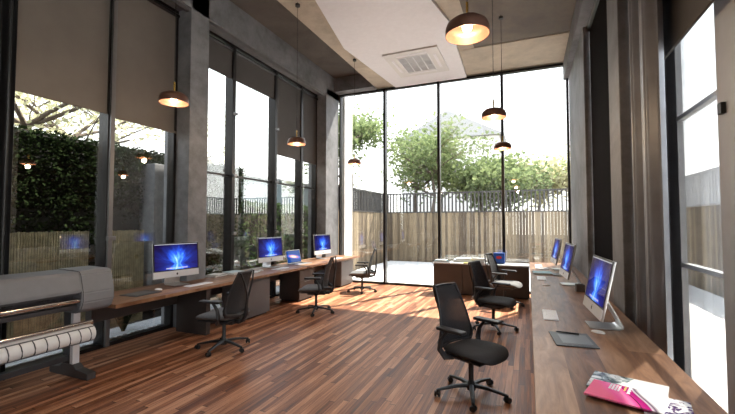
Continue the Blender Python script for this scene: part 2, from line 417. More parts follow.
# blinds
def blind(lab, plane, y0, y1, zb, zt, mat, rail=M_frame):
    t = thing('roller_blind', lab, 'blind', (plane, y0, zb), group='roller blinds')
    L = y1-y0; Z = zt-zb
    B().box(-.004, .004, .0, L, .03, Z).done('fabric', mat, t)
    B().box(-.012, .012, 0, L, 0, .035, .004).done('bottom_bar', mat, t)
    B().cyl((0, 0, Z), (0, L, Z), .035).done('roller', rail, t)
blind('taupe roller blind left of the near dark mullion, above the printer', -5.235, 2.04, 3.383, 3.13, 5.03, M_blind)
blind('taupe roller blind between the near dark mullion and the concrete column', -5.235, 3.457, 4.498, 3.10, 5.03, M_blind)
blind('short charcoal roller blind right beside the left concrete column', -5.235, 4.882, 5.736, 4.43, 5.0, M_blindG)
blind('short charcoal roller blind second from the left concrete column', -5.235, 5.824, 7.076, 4.43, 5.0, M_blindG)
blind('long charcoal roller blind third from the left concrete column', -5.235, 7.164, 8.156, 3.2, 5.0, M_blindG)
blind('long charcoal roller blind nearest the far left corner', -5.235, 8.244, 8.978, 3.2, 5.0, M_blindG)
blind('black roller blind drawn nearly to the desk between the right columns', 1.0, 5.36, 7.23, 1.03, 4.88, M_black)
blind('dark grey roller blind above the bright near right window', 1.15, 1.2, 4.24, 3.13, 4.88, M_blindG)
# head rails
for n, (x, y0, y1, z, lab) in enumerate([(-5.02, 4.9, 8.97, 5.1, 'thin pale blind rail above the far left windows'), (-5.02, 2.04, 4.49, 5.1, 'thin blind rail above the near left windows'), (.99, 4.9, 9.7, 4.92, 'thin pale blind rail above the right windows')]):
    tag(B().box(x-.03, x+.03, y0, y1, z-.04, z+.02, .005).done('trim_%d' % (5+n), M_frameL), lab, 'trim', kind='structure')

# curtain, folded
def cur(u, v):
    y = 3.82+u*.90
    return Vector((1.02+.045*math.sin(u*PI*2*4.5)+.012*math.sin(u*PI*2*11), y, .02+v*4.9))
t = thing('curtain', 'folded grey curtain hanging beside the right concrete column', 'curtain')
B().grid(cur, 110, 1, .004).done('cloth', M_curtain, t, True)
B().cyl((1.02, 3.7, 4.94), (1.02, 4.77, 4.94), .018).done('curtain_rod', M_frameL, t)
# dark pipe-like curtain stack at the extreme left
def cur2(u, v):
    return Vector((-5.06+.035*math.sin(u*PI*2*3), 2.0+u*.30, .02+v*5.0))
t = thing('curtain', 'narrow dark curtain at the left edge of the printer window', 'curtain')
B().grid(cur2, 40, 1, .004).done('cloth', M_blackp, t, True)
B().cyl((-5.06, 1.9, 5.03), (-5.06, 2.36, 5.03), .016).done('curtain_rod', M_frame, t)

# ------------------------------------------------------------------ AC cassette
t = thing('air_conditioner', 'square white ceiling cassette air conditioner with grey grille', 'air conditioner', (-2.27, 8.37, 5.295))
b = B(); 
for (x0, x1, y0, y1) in ((-.6, .6, -.68, -.42), (-.6, .6, .42, .68), (-.6, -.34, -.42, .42), (.34, .6, -.42, .42)): b.box(x0, x1, y0, y1, -.03, 0)
b.done('cover', M_wframe, t)
for (x0, x1, y0, y1) in ((-.34, .34, -.54, -.48), (-.34, .34, .48, .54), (-.5, -.44, -.36, .36), (.44, .5, -.36, .36)):
    B().box(x0, x1, y0, y1, -.037, -.029, .003).done('air_vane', M_white, t)
b = B().box(-.34, .34, -.42, .42, -.012, 0); b.done('backing', M_grey_slot, t)
b = B()
for i in range(25):
    y = -.41+i*.82/24; b.box(-.34, .34, y-.006, y+.006, -.036, -.014)
for i in range(5):
    x = -.34+i*.17; b.box(x-.01, x+.01, -.42, .42, -.038, -.016)
for i in range(4):
    y = -.42+i*.28; b.box(-.34, .34, y-.012, y+.012, -.039, -.016)
b.done('grille', M_whitealu, t)

# ------------------------------------------------------------------ pendant lamps
def pendant():
    t = thing('pendant_lamp', '', 'lamp', (0, 0, 0), group='bronze pendant lamps')
    pr = [(.0, .12), (.05, .118), (.10, .105), (.135, .078), (.147, .045), (.147, .0), (.143, .0), (.140, .045), (.128, .07), (.09, .092), (0, .1)]
    B().lathe(pr, 32).done('shade', M_bronze, t, True)
    B().lathe([(0, .095), (.02, .09), (.034, .06), (.028, .035), (0, .025)], 16).done('bulb', M_bulb, t, True)
    B().cyl((0, 0, .118), (0, 0, .23), .009).done('stem', M_brass, t)
    B().cyl((0, 0, .23), (0, 0, 2.42), .0035, n=6).done('cord', M_blackp, t)
    B().lathe([(0, 2.32), (.04, 2.32), (.04, 2.36), (0, 2.36)], 16).done('ceiling_rose', M_blackp, t)
    return t
lamp_pos = [((-.365, 2.65), 'pendant lamp nearest the camera, in front of the white ceiling panel'), ((-.37, 4.92), 'middle bronze pendant lamp of the right hand row'), ((-.39, 7.08), 'far bronze pendant lamp of the right hand row, lowest in view'),
            ((-3.50, 2.97), 'bronze pendant lamp in front of the taupe blinds above the printer'), ((-3.50, 5.35), 'bronze pendant lamp in front of the long charcoal blinds'), ((-3.53, 7.70), 'small bronze pendant lamp in front of the back window at left')]
L0 = pendant(); L0['label'] = lamp_pos[0][1]; L0.location = (*lamp_pos[0][0], 2.95)
for p, l in lamp_pos[1:]: dup(L0, (*p, 2.95), 0, l)
for i, (p, l) in enumerate(lamp_pos):
    ld = bpy.data.lights.new('pendant_light', 'POINT'); ld.energy = 11; ld.color = (1, .7, .42); ld.shadow_soft_size = .04
    lo = bpy.data.objects.new('pendant_light', ld); C.objects.link(lo); lo.location = (p[0], p[1], 2.90)

# ------------------------------------------------------------------ desks
DZ = .74
def worktop(lab, x0, x1, y0, y1):
    t = thing('long_desk', lab, 'desk', (0, 0, 0))
    B().box(x0, x1, y0, y1, DZ-.045, DZ, .004).done('worktop', M_desk, t)
    return t
dl = worktop('long walnut desk running along the left windows', -5.16, -4.29, 2.93, 9.72)
B().box(-5.0, -4.40, 4.36, 4.44, 0, DZ-.046, .003).done('leg_panel', M_cab, dl)
B().box(-5.10, -4.98, 3.1, 9.7, .42, DZ-.046, .003).done('rear_rail', M_cab, dl)
dr = worktop('long walnut desk running along the right windows to the foreground', .02, .885, .55, 9.72)
for y in (1.0, 3.0, 5.2, 7.4, 8.6): B().box(.12, .84, y, y+.05, 0, DZ-.046, .003).done('leg_panel', M_cab, dr)

def cabinet(lab, loc, depth, width, mat, n=3, front='x'):
    """pedestal; local: front faces +X"""
    t = thing('drawer_pedestal', lab, 'cabinet', loc, 0 if front == 'x' else -PI/2, group='drawer pedestals under the left desk')
    h = .665
    B().box(-depth, -.02, -width/2, width/2, .03, h, .004).done('body', mat, t)
    B().box(-depth+.03, -.05, -width/2+.03, width/2-.03, 0, .03).done('plinth', M_blackp, t)
    zz = [.035, .235, .435, h-.004] if n == 3 else [.035, h-.004]
    for a, c in zip(zz, zz[1:]):
        d = B().box(-.02, 0, -width/2+.002, width/2-.002, a, c-.006, .003).done('drawer', mat, t)
        B().box(0, .014, -width*.2, width*.2, c-.035, c-.025, .002).done('handle', M_dalu, d)
    return t
cabinet('grey pedestal under the left desk behind the nearest left chair', (-4.42, 5.56, 0), .5, .68, M_cabg, 1)
cabinet('dark pedestal under the left desk below the open laptop', (-4.42, 7.2, 0), .5, .6, M_cab, 3)
cabinet('grey pedestal under the left desk beside the back window', (-4.42, 9.2, 0), .5, .7, M_cabg, 1)
# low cabinet run by back window
t = thing('low_cabinet', 'dark brown low cabinet with pale top standing before the back window', 'cabinet', (0, 0, 0))
B().box(-2.07, .01, 8.99, 9.50, .03, .70, .003).done('body', M_cab, t)
B().box(-2.09, .012, 8.95, 9.52, .70, .725, .003).done('top', M_cabtop, t)
B().box(-2.0, -.02, 9.03, 9.45, 0, .03).done('plinth', M_blackp, t)
for x0, x1 in ((-2.065, -1.40), (-1.395, -.72), (-.715, .008)):
    B().box(x0, x1, 8.965, 8.99, .035, .695, .003).done('door', M_cab, t)

# ------------------------------------------------------------------ computers
def apple(bb, s, M):
    pts = []
    for i in range(22):
        a = 2*PI*i/22; r = s*(1-.12*math.cos(2*a)*.4-.18*max(0, math.sin(a))**8-.12*max(0, -math.sin(a))**10)
        x, y = r*math.cos(a)*.9, r*math.sin(a)
        if x > .35*s: x -= max(0, .35*s-abs(y-.1*s))*1.2
        pts.append((x, y))
    bb.prism(pts, .002, M)
    bb.prism([(0, 1.1*s), (.35*s, 1.25*s), (.4*s, 1.6*s), (.05*s, 1.45*s)], .002, M)
def desktop_computer(tilt=.07, px=0):
    """front faces +X; base at origin"""
    t = thing('desktop_computer', '', 'computer', group='all in one desktop computers')
    # foot: bent aluminium plate
    pts = [(.12, .003), (-.10, .003), (-.13, .012), (-.135, .035), (px-.075-tilt*.2, .24), (px-.055-tilt*.21, .33)]
    def foot(u, v):
        k = u*(len(pts)-1); i = min(int(k), len(pts)-2); f = k-i
        x = pts[i][0]*(1-f)+pts[i+1][0]*f; z = pts[i][1]*(1-f)+pts[i+1][1]*f
        w = .12 if u < .7 else .12-.02*(u-.7)/.3
        return Vector((x, (v-.5)*2*w, z+.002))
    B().grid(foot, 20, 6, .008).done('stand', M_alu, t, True)
    W = .36
    tl = rot('Y', -tilt)
    M = T(px, 0, .12) @ tl
    b = B()
    # shell: slightly domed back
    def back(u, v):
        y = (u-.5)*2*W; z = v*.5; d = .035*(1-(2*u-1)**4)*(1-(2*v-1)**4)
        return M @ Vector((-.018-d, y, z))
    b.grid(back, 16, 14)
    b.box(-.02, 0, -W, W, 0, .5, .004, M)
    b.done('housing', M_alu, t, True)
    B().box(-.001, .003, -W+.002, W-.002, .002, .094, .001, M).done('chin', M_whitealu, t)
    B().box(-.001, .003, -W+.002, W-.002, .096, .498, .001, M).done('bezel', M_blackp, t)
    s = B().box(.0032, .0042, -.34, .34, .11, .485).done('screen', M_scr, t)
    # the screen keeps its own frame so the picture sits in it
    s.matrix_local = M.copy()
    for v in s.data.vertices: pass
    lg = B(); apple(lg, .016, M @ T(.0032, 0, .045) @ Matrix(((0, 0, 1, 0), (1, 0, 0, 0), (0, 1, 0, 0), (0, 0, 0, 1))))
    lg.done('front_logo', M_blackp, t)
    lg = B(); apple(lg, .035, M @ T(-.056, 0, .27) @ Matrix(((0, 0, -1, 0), (-1, 0, 0, 0), (0, 1, 0, 0), (0, 0, 0, 1))))
    lg.done('rear_logo', M_blackp, t)
    return t
def keyboard():
    t = thing('keyboard', '', 'keyboard', group='white keyboards')
    # long axis Y, user side +X
    B().box(-.06, .06, -.15, .15, .0, .009, .003).done('case', M_whitealu, t)
    b = B()
    for r in range(6):
        n = 14 if r < 5 else 9
        y = -.145
        for c in range(n):
            w = .29/n
            if r == 5: w = [.02, .02, .02, .025, .11, .025, .023, .023, .024][c]
            b.box(-.053+r*.018, -.053+r*.018+.0155, y+.001, y+w-.0015, .0088, .012); y += w
    b.done('keys', M_key, t)
    return t
def mouse():
    t = thing('computer_mouse', '', 'mouse', group='white mice')
    def sh(u, v):
        a = 2*PI*u; q = v*PI/2
        return Vector((.056*math.cos(a)*math.cos(q), .03*math.sin(a)*math.cos(q), .002+.020*math.sin(q)))
    B().grid(sh, 24, 8).done('shell', M_key, t, True)
    B().lathe([(0, 0), (1, 0), (1, .003), (0, .003)], 24, Matrix.Diagonal((.054, .029, 1, 1))).done('base', M_alu, t)
    return t
def gtablet():
    t = thing('drawing_tablet', '', 'tablet', group='graphite drawing tablets')
    B().box(-.145, .145, -.19, .19, 0, .009, .004).done('body', M_tablet, t)
    B().box(-.12, .09, -.13, .13, .0088, .0098).done('active_area', M_dalu, t)
    b = B()
    for i in range(4): b.box(-.1+i*.045, -.065+i*.045, .15, .168, .0085, .0105, .001)
    b.done('buttons', M_blackp, t)
    return t

def put(o, loc, rz, lab): o.location = loc; o.rotation_euler = (0, 0, rz); o['label'] = lab
imac0 = desktop_computer()
put(imac0, (-4.81, 4.20, DZ), -.14, 'desktop computer with blue screen nearest the printer on the left desk')
dup(imac0, (-4.87, 6.54, DZ), -.10, 'middle desktop computer on the left desk, just left of the laptop')
dup(imac0, (-4.79, 8.56, DZ), -.10, 'desktop computer on the left desk nearest the back window')
imac1 = desktop_computer(.21, .09)
put(imac1, (.60, 4.0, DZ), PI+.06, 'nearest and largest desktop computer on the right desk')
dup(imac1, (.56, 6.45, DZ), PI+.08, 'middle desktop computer on the right desk beside the small grey box')
dup(imac1, (.53, 8.45, DZ), PI+.08, 'desktop computer on the right desk nearest the back window')

kb0 = keyboard()
kb0.scale = (1.1, 1.45, 1)
put(kb0, (-4.52, 4.33, DZ), 0, 'white keyboard before the left desktop computer nearest the printer')
dup(kb0, (-4.56, 6.42, DZ), .05, 'white keyboard on the left desk beside the open laptop')
dup(kb0, (-4.50, 8.75, DZ), 0, 'white keyboard before the left computer nearest the back window')
dup(kb0, (.19, 4.27, DZ), PI, 'white keyboard in front of the nearest right desktop computer')
dup(kb0, (.19, 6.98, DZ), PI, 'white keyboard before the middle right desktop computer')
dup(kb0, (.19, 8.9, DZ), PI, 'white keyboard before the farthest right desktop computer')
ms0 = mouse()
put(ms0, (-4.70, 3.80, DZ), .2, 'white mouse by the tablet on the left desk')
dup(ms0, (-4.72, 6.02, DZ), .2, 'white mouse before the middle left desktop computer')
dup(ms0, (.53, 3.76, DZ), PI-.5, 'white mouse at the corner of the right hand drawing tablet')
dup(ms0, (.23, 6.22, DZ), PI, 'white mouse before the middle right desktop computer')
gt0 = gtablet()
put(gt0, (-4.64, 3.50, DZ), .05, 'dark drawing tablet lying at the near end of the left desk')
dup(gt0, (.31, 3.45, DZ), PI+.10, 'dark drawing tablet with a black pen on the right desk')
t = thing('stylus_pen', 'black pen lying across the drawing tablet on the right desk', 'pen', (.30, 3.60, DZ+.0165), -.12)
B().tube([(-.09, 0, 0), (-.02, 0, 0), (.07, 0, 0)], [.0045, .0065, .006], 10).done('barrel', M_blackp, t, True)
B().cyl((-.09, 0, 0), (-.104, 0, 0), .0045, .001).done('tip', M_dalu, t)
# laptop on left desk, faces +X
t = thing('laptop', 'open silver laptop with a galaxy picture on the left desk', 'laptop', (-4.82, 7.36, DZ), -.12); t.scale = (1.12, 1.2, 1.15)
B().box(-.02, .25, -.2, .2, 0, .014, .004).done('base', M_alu, t)
b = B()
for r in range(5):
    for c in range(13): b.box(.015+r*.022, .033+r*.022, -.17+c*.026, -.147+c*.026, .0135, .0155)
b.done('keys', M_blackp, t)
Ml = T(-.02, 0, .012) @ rot('Y', -.25)
B().box(-.008, 0, -.2, .2, 0, .255, .003, Ml).done('lid', M_alu, t)
B().box(0, .001, -.195, .195, .005, .25, 0, Ml).done('bezel', M_blackp, t)
s = B().box(.0014, .002, -.185, .185, .016, .238).done('screen', M_lap, t); s.matrix_local = Ml

# ------------------------------------------------------------------ desk clutter
def book(lab, cat, name, loc, rz, sx, sy, h, mat, pages=True, group=None):
    t = thing(name, lab, cat, loc, rz, group=group)
    B().box(-sx/2, sx/2, -sy/2, sy/2, h-.003, h, .0008).done('front_cover', mat, t)
    if pages: B().box(-sx/2+.003, sx/2-.003, -sy/2+.003, sy/2-.003, .003, h-.003).done('pages', M_paper, t)
    B().box(-sx/2, sx/2, -sy/2, sy/2, 0, .003, .0008).done('back_cover', mat, t)
    return t
book('flat dark book on the left desk behind the nearest chair back', 'book', 'book', (-4.96, 5.12, DZ), .1, .24, .32, .03, M_blackp)
book('white magazine on the dark book on the left desk', 'magazine', 'magazine', (-4.95, 5.12, DZ+.03), .3, .21, .28, .008, M_paper)
book('blue grey folder on the stack of papers on the left desk', 'folder', 'folder', (-4.92, 5.50, DZ+.028), -.1, .24, .32, .012, M_paper2)
book('thick white catalogue under the blue grey folder on the left desk', 'catalogue', 'catalogue', (-4.90, 5.50, DZ), .05, .26, .34, .028, M_paper)
book('white brochure left of the middle computer on the left desk', 'brochure', 'brochure', (-4.72, 5.80, DZ), .4, .2, .26, .01, M_paper)
book('dark teal book on the right desk between the far two computers', 'book', 'book', (.22, 7.62, DZ), .1, .3, .36, .03, M_teal)
book('black folder lying left of the teal book on the right desk', 'folder', 'folder', (.50, 7.50, DZ), -.1, .22, .3, .02, M_blackp)
book('white paper pad on the far end of the right desk', 'paper pad', 'paper_pad', (.24, 8.45, DZ), .1, .22, .3, .012, M_paper)
t = thing('desk_box', 'small grey box with open top behind the middle right computer', 'box', (.63, 5.9, DZ), .1)
b = B().box(-.05, .05, -.05, .05, 0, .01); 
for (x0, x1, y0, y1) in ((-.05, -.044, -.05, .05), (.044, .05, -.05, .05), (-.044, .044, -.05, -.044), (-.044, .044, .044, .05)): b.box(x0, x1, y0, y1, .01, .095)
b.done('body', M_cabg, t)
B().box(-.03, .02, -.03, .03, .01, .1, .002).done('card_stack', M_cabg, t)
CZ = .725
book('black folder at the left end of the low back cabinet', 'folder', 'folder', (-1.88, 9.15, CZ), .05, .36, .3, .03, M_blackp)
book('teal covered magazine on the black folder on the back cabinet', 'magazine', 'magazine', (-1.92, 9.15, CZ+.03), .1, .3, .22, .012, M_teal)
book('white catalogue on the teal magazine on the back cabinet', 'catalogue', 'catalogue', (-1.91, 9.15, CZ+.042), -.1, .26, .2, .01, M_paper)
book('thick white paper stack behind the black folder on the back cabinet', 'paper stack', 'paper_stack', (-1.42, 9.36, CZ), 0, .46, .24, .06, M_paper2)
book('blue grey folder on the thick paper stack on the back cabinet', 'folder', 'folder', (-1.42, 9.36, CZ+.06), .1, .34, .22, .03, M_paper)
book('white paper stack in the middle of the back cabinet', 'paper stack', 'paper_stack', (-1.06, 9.22, CZ), .05, .26, .24, .06, M_paper)
book('grey magazine lying on the middle paper stack', 'magazine', 'magazine', (-1.06, 9.22, CZ+.06), -.15, .3, .22, .05, M_cabtop)
book('yellow leaflet at the front edge of the back cabinet', 'leaflet', 'leaflet', (-1.28, 9.04, CZ), .2, .2, .13, .015, M_yel)
t = thing('product_box', 'blue box with a red mark standing on the back cabinet', 'box', (-.62, 9.30, CZ), 0)
B().box(-.12, .12, -.08, .08, 0, .24, .004).done('carton', M_blue, t)
B().prism([(.07*math.cos(i*PI/8)*.9+.0, .035*math.sin(i*PI/8)) for i in range(16)], .002, T(0, -.0805, .14) @ rot('X', PI/2)).done('mark', M_red, t)
book('white leaflet on the back cabinet right of the blue box', 'leaflet', 'leaflet', (-.30, 9.2, CZ), .1, .26, .2, .006, M_paper)

# magazines in the foreground
def magcover(name, kind):
    k = N(name); v = k.n('ShaderNodeTexCoord').outputs['Object']
    s = k.n('ShaderNodeSeparateXYZ', {0: v}); x, y = s.outputs[0], s.outputs[1]
    if kind == 'pink':
        r = k.math('ADD', k.math('MULTIPLY', x, 5.0), k.math('MULTIPLY', k.math('SINE', k.math('MULTIPLY', y, 9.0)), .35))
        col = k.ramp(k.math('ADD', r, .5), [(0, (.86, .10, .22)), (.2, (.90, .08, .30)), (.42, (.95, .22, .45)), (.57, (.9, .05, .30)), (.60, (.03, .0, .02)), (.64, (.5, .005, .2)), (.8, (.38, .0, .16)), (.84, (.7, .6, .7)), (.9, (.08, .03, .08)), (1, (.9, .88, .9))])
        col.node.color_ramp.interpolation = 'LINEAR'
    elif kind == 'art':
        n = k.noise(v, 14, 4, .6, 1.5)
        m = k.math('MULTIPLY', n, k.math('GREATER_THAN', k.math('ADD', x, k.math('MULTIPLY', y, -.2)), .0))
        col = k.ramp(m, [(.0, (.84, .84, .84)), (.46, (.84, .84, .85)), (.5, (.12, .05, .16)), (.62, (.03, .03, .12)), (.7, (.45, .05, .2))])
    else:
        n = k.noise(v, 9, 5, .6, 1.2)
        m = k.math('MULTIPLY', n, k.math('LESS_THAN', k.math('SUBTRACT', x, k.math('MULTIPLY', y, .3)), -.02))
        col = k.ramp(m, [(.0, (.86, .86, .86)), (.44, (.84, .85, .85)), (.52, (.25, .32, .33)), (.6, (.04, .05, .06))])
    return k.end(k.bsdf(color=col, rough=.25))
Mg1 = magcover('pink magazine cover', 'pink'); Mg2 = magcover('white illustrated magazine cover', 'w')
t = book('white illustrated magazine under the pink one on the right desk', 'magazine', 'magazine', (.50, 2.58, DZ+.006), -.30, .36, .27, .008, Mg2)
t = book('pink magazine with a curved pattern in the right desk foreground', 'magazine', 'magazine', (.46, 2.42, DZ+.014), -.34, .34, .24, .009, Mg1)
b = B()
for i in range(4):
    for j in range(5):
        b.box(-.085+i*.014, -.075+i*.014, .10-j*.017-i*.003, .113-j*.017-i*.003, .009, .0096)
for j in range(6): b.box(.0, .012+.004*(j % 2), .105-j*.017, .117-j*.017, .009, .0096)
b.done('cover_lettering', M_key, t)
b = B()
for j in range(4): b.box(-.018, -.008, .10-j*.017, .112-j*.017, .009, .0096)
b.done('cover_subtitle', M_yel, t)
t = book('white paper with dark lettering under the pink magazine corner', 'magazine', 'magazine', (.63, 2.38, DZ), -.2, .20, .26, .006, magcover('white magazine cover with dark print', 'art'))

# ------------------------------------------------------------------ office chair (faces +X)
def chair(seatmat, name='office_chair'):
    t = thing(name, '', 'chair', group='black mesh office chairs')
    b = B().lathe([(0, .055), (.04, .055), (.045, .075), (.042, .11), (.03, .13), (.024, .14), (.024, .31), (.05, .32), (.05, .345), (0, .345)], 20)
    b.done('gas_column', M_chairp, t, True)
    for i in range(5):
        a = 2*PI*i/5+.35
        c, s_ = math.cos(a), math.sin(a)
        lg = B().tube([(c*.03, s_*.03, .098), (c*.16, s_*.16, .095), (c*.30, s_*.30, .072), (c*.335, s_*.335, .066)], [.026, .022, .017, .015], 8, .8).done('base_leg', M_chairp, t, True)
        cb = B()
        px, py = c*.335, s_*.335
        ca = a+1.1
        dx, dy = math.cos(ca), math.sin(ca)
        nx, ny = -dy, dx
        for sg in (-1, 1):
            cb.cyl((px+nx*.008*sg, py+ny*.008*sg, .030), (px+nx*.028*sg, py+ny*.028*sg, .030), .029, .025, 16)
        cb.cyl((px, py, .03), (px, py, .072), .010)
        cb.cyl((px-nx*.01, py-ny*.01, .03), (px+nx*.01, py+ny*.01, .03), .012)
        cb.done('caster', M_blackp, lg, True)
    # mechanism
    B().box(-.19, .15, -.10, .10, .335, .40, .02).box(-.26, -.12, -.05, .05, .345, .40, .015).done('tilt_mechanism', M_chairp, t, True)
    # seat cushion: superellipse
    def seat(u, v):
        a = 2*PI*u; q = -PI/2+PI*v; n = .55
        ca, sa = math.cos(a), math.sin(a)
        sx = abs(ca)**n*math.copysign(1, ca); sy = abs(sa)**n*math.copysign(1, sa)
        cr = abs(math.cos(q))**.45
        x = .05+.265*sx*cr; y = .265*sy*cr*(1-.06*(sx < -.3))
        z = .435+.042*math.sin(q)
        if x > .2: z -= (x-.2)**2*3.0
        z += .5*y*y*.6
        return Vector((x, y, z))
    B().grid(seat, 40, 12).done('seat', seatmat, t, True)
    B().box(-.19, .25, -.22, .22, .385, .408, .01).done('seat_pan', M_chairp, t)
    # backrest surface: reclined, broad top, waisted, flared at lumbar
    def bp(u, v):
        z = .47+.55*v
        w = .175+.06*math.cos((v-.16)*PI*1.1)**2*(v < .62)+(.06*math.cos(.46*PI*1.1)**2 if v >= .62 else 0)
        w = .275-.115*v**.8
        if v < .1: w -= .05*(1-v/.1)**2
        yy = (u-.5)*2
        x = -.205-.085*v-.04*v*v+.035*math.sin(v*PI)*.6+.045*yy*yy*(1-v*.5)
        return Vector((x, yy*w, z))
    B().grid(bp, 18, 26, .006).done('backrest', M_mesh, t, True)
    top = [bp(i/12, 1) for i in range(13)]
    lft = [bp(0, i/16) for i in range(17)]; rgt = [bp(1, i/16) for i in range(17)]
    bot = [bp(i/12, 0) for i in range(13)]
    b = B().tube(top, .013, 8).tube(lft, .010, 8, up=(0, 1, 0)).tube(rgt, .010, 8, up=(0, 1, 0)).tube(bot, .010, 8)
    # solid upper band
    b.done('back_frame', M_chairp, t, True)
    # Y shaped rear spine
    b = B().tube([(-.20, 0, .37), (-.29, 0, .39), (-.325, 0, .47), (-.335, 0, .60), (-.342, 0, .68)], [.03, .028, .024, .02, .018], 8)
    for sg in (-1, 1):
        b.tube([(-.342, 0, .66), (-.352, sg*.04, .76), (-.352, sg*.10, .90), Vector((-.335, sg*.155, 1.02))], [.017, .014, .012, .012], 8)
        b.tube([(-.31, 0, .47), (-.29, sg*.12, .46), bp(0 if sg < 0 else 1, .03)+Vector((-.02, 0, 0)), bp(0 if sg < 0 else 1, .14), bp(0 if sg < 0 else 1, .30)], [.024, .03, .034, .022, .010], 8, .6, up=(0, 1, 0))
    b.done('spine', M_chairp, t, True)
    for sg in (-1, 1):
        a = B().tube([(-.06, sg*.19, .39), (-.09, sg*.28, .40), (-.13, sg*.31, .47), (-.11, sg*.31, .57), (-.04, sg*.30, .655)], [.024, .03, .032, .026, .022], 8, .7, up=(1, 0, 0)).done('armrest', M_chairp, t, True)
        B().box(-.15, .14, -.045, .045, .652, .682, .012, T(.0, sg*.295, 0), 3).done('arm_pad', M_chairp, a, True)
    return t
ch0 = chair(M_seat)
put(ch0, (-.53, 3.87, 0), -.48, 'nearest black mesh office chair, at the right desk in the foreground')
dup(ch0, (-.52, 6.35, 0), -.35, 'middle black mesh office chair at the right desk')
chg = chair(M_seatg)
put(chg, (-.45, 8.18, 0), -.25, 'office chair with pale grey seat before the dark back cabinet')
dup(chg, (-3.74, 4.02, 0), PI+.15, 'nearest office chair at the left desk, before the grey pedestal')
dup(chg, (-3.64, 6.25, 0), PI+.30, 'middle office chair at the left desk near the laptop')
dup(chg, (-3.70, 8.52, 0), PI+.35, 'farthest office chair at the left desk by the back window')

# ------------------------------------------------------------------ large format printer (runs along Y)
t = thing('large_format_printer', 'grey wide format printer on legs at the left window', 'printer', (-4.6, 0, 0))
y0, y1 = .75, 2.93
prof = [(.22, .80), (.26, .86), (.25, .98), (.20, 1.09), (.10, 1.135), (-.18, 1.145), (-.22, 1.10), (-.22, .80)]
MY = Matrix(((1, 0, 0, 0), (0, 0, 1, 0), (0, 1, 0, 0), (0, 0, 0, 1)))     # prism z -> world y
# right end housing and left end housing: full height; centre: lid only
pe = [(.17, .70), (.25, .74), (.285, .82), (.285, .92), (.235, 1.11), (.20, 1.15), (-.17, 1.16), (-.21, 1.12), (-.21, .70)]
B().prism(pe, .34, T(0, y1-.34, 0) @ MY, .012).done('end_housing', M_print, t)
B().prism(pe, .30, T(0, y0, 0) @ MY, .012).done('end_housing', M_print, t)
lid = [(.265, .93), (.268, .96), (.222, 1.11), (.19, 1.143), (-.16, 1.152), (-.20, 1.11), (-.20, .93)]
B().prism(lid, y1-y0-.64, T(0, y0+.30, 0) @ MY, .004).done('lid', M_print, t)
B().box(-.18, .13, y0+.3, y1-.34, .74, .93).done('carriage_bay', M_printd, t)
b = B()
for y in (1.25, 1.75, 1.95, 2.25): b.box(.13, .20, y, y+.09, .885, .91, .004)
b.done('clips', M_blackp, t)
B().box(.13, .235, y0+.3, y1-.34, .905, .925, .003).done('lid_edge', M_printd, t)
B().cyl((.235, y0+.3, .845), (.235, y1-.34, .845), .026, n=20).done('paper_roller', M_chrome, t, True)
B().box(.14, .21, y0+.3, y1-.34, .76, .80, .006).done('front_bar', M_printd, t)
for y in (1.05, 2.66):
    l = B().box(-.14, -.02, y, y+.07, .05, .80, .006).done('leg', M_printd, t)
    B().box(-.02, .03, y, y+.07, .06, .78, .004).done('leg_cover', M_whitealu, l)
    f = B().prism([(-.36, 0), (.30, 0), (.30, .07), (.10, .09), (.04, .13), (-.12, .13), (-.18, .09), (-.36, .07)], .09, T(0, y-.01, 0) @ MY, .004).done('foot', M_dalu, t)
B().box(-.12, -.04, 1.1, 2.7, .16, .22, .006).done('cross_bar', M_printd, t)
# catch tray: curved white paper trough, ribbed
def tray(u, v):
    a = -1.15+2.0*v
    return Vector((.36+.14*math.sin(a)*1.0, .9+u*1.80, .50+.15*(1-math.cos(a))*1.2-.02+.05*v))
def tray(u, v):
    a = 2.6*v
    return Vector((.29+.09*math.sin(a), .9+u*1.78, .585-.085*(1-math.cos(a))))
B().grid(tray, 30, 12, .006).done('catch_tray', M_wframe, t, True)
b = B()
for i in range(18):
    u = i/18+.02
    b.tube([tray(u+.012*v, v)+Vector((.004+.002*v, 0, 0)) for v in (.22, .4, .6, .8, .97)], .005, 6)
b.tube([tray(i/10, .22)+Vector((.004, 0, 0)) for i in range(11)], .006, 6)
b.tube([tray(i/10, .97)+Vector((.004, 0, -.002)) for i in range(11)], .006, 6)
b.done('tray_wires', M_dalu, t, True)
B().cyl((.27, .88, .60), (.27, 2.70, .60), .028, n=16).done('tray_tube', M_chrome, t, True)
for y in (1.08, 2.68): B().tube([(-.02, y, .50), (.14, y, .55), (.27, y, .60)], .012, 8).done('tray_arm', M_printd, t, True)

# ------------------------------------------------------------------ outside
struct(B().box(-40, 45, -12, 60, -.3, -.16).done('ground', M_soil), 'ground around the building', 'ground')
struct(B().box(-5.6, 14, 9.88, 15.98, -.16, -.02).box(1.48, 14, -6, 9.88, -.16, -.02).done('terrace', M_terr), 'bright white terrace paving outside the back and right windows', 'terrace')
struct(B().box(-5.56, -5.44, .5, 9.8, -.16, -.01, .01).done('gravel_bed', M_soil), 'narrow planting bed outside the left windows', 'planting bed')
tag(B().box(-6.05, -5.57, .5, 9.8, -.16, .0, .01).done('stone_kerb', M_kerb), 'long pale stone kerb outside the left windows', 'kerb', kind='structure')
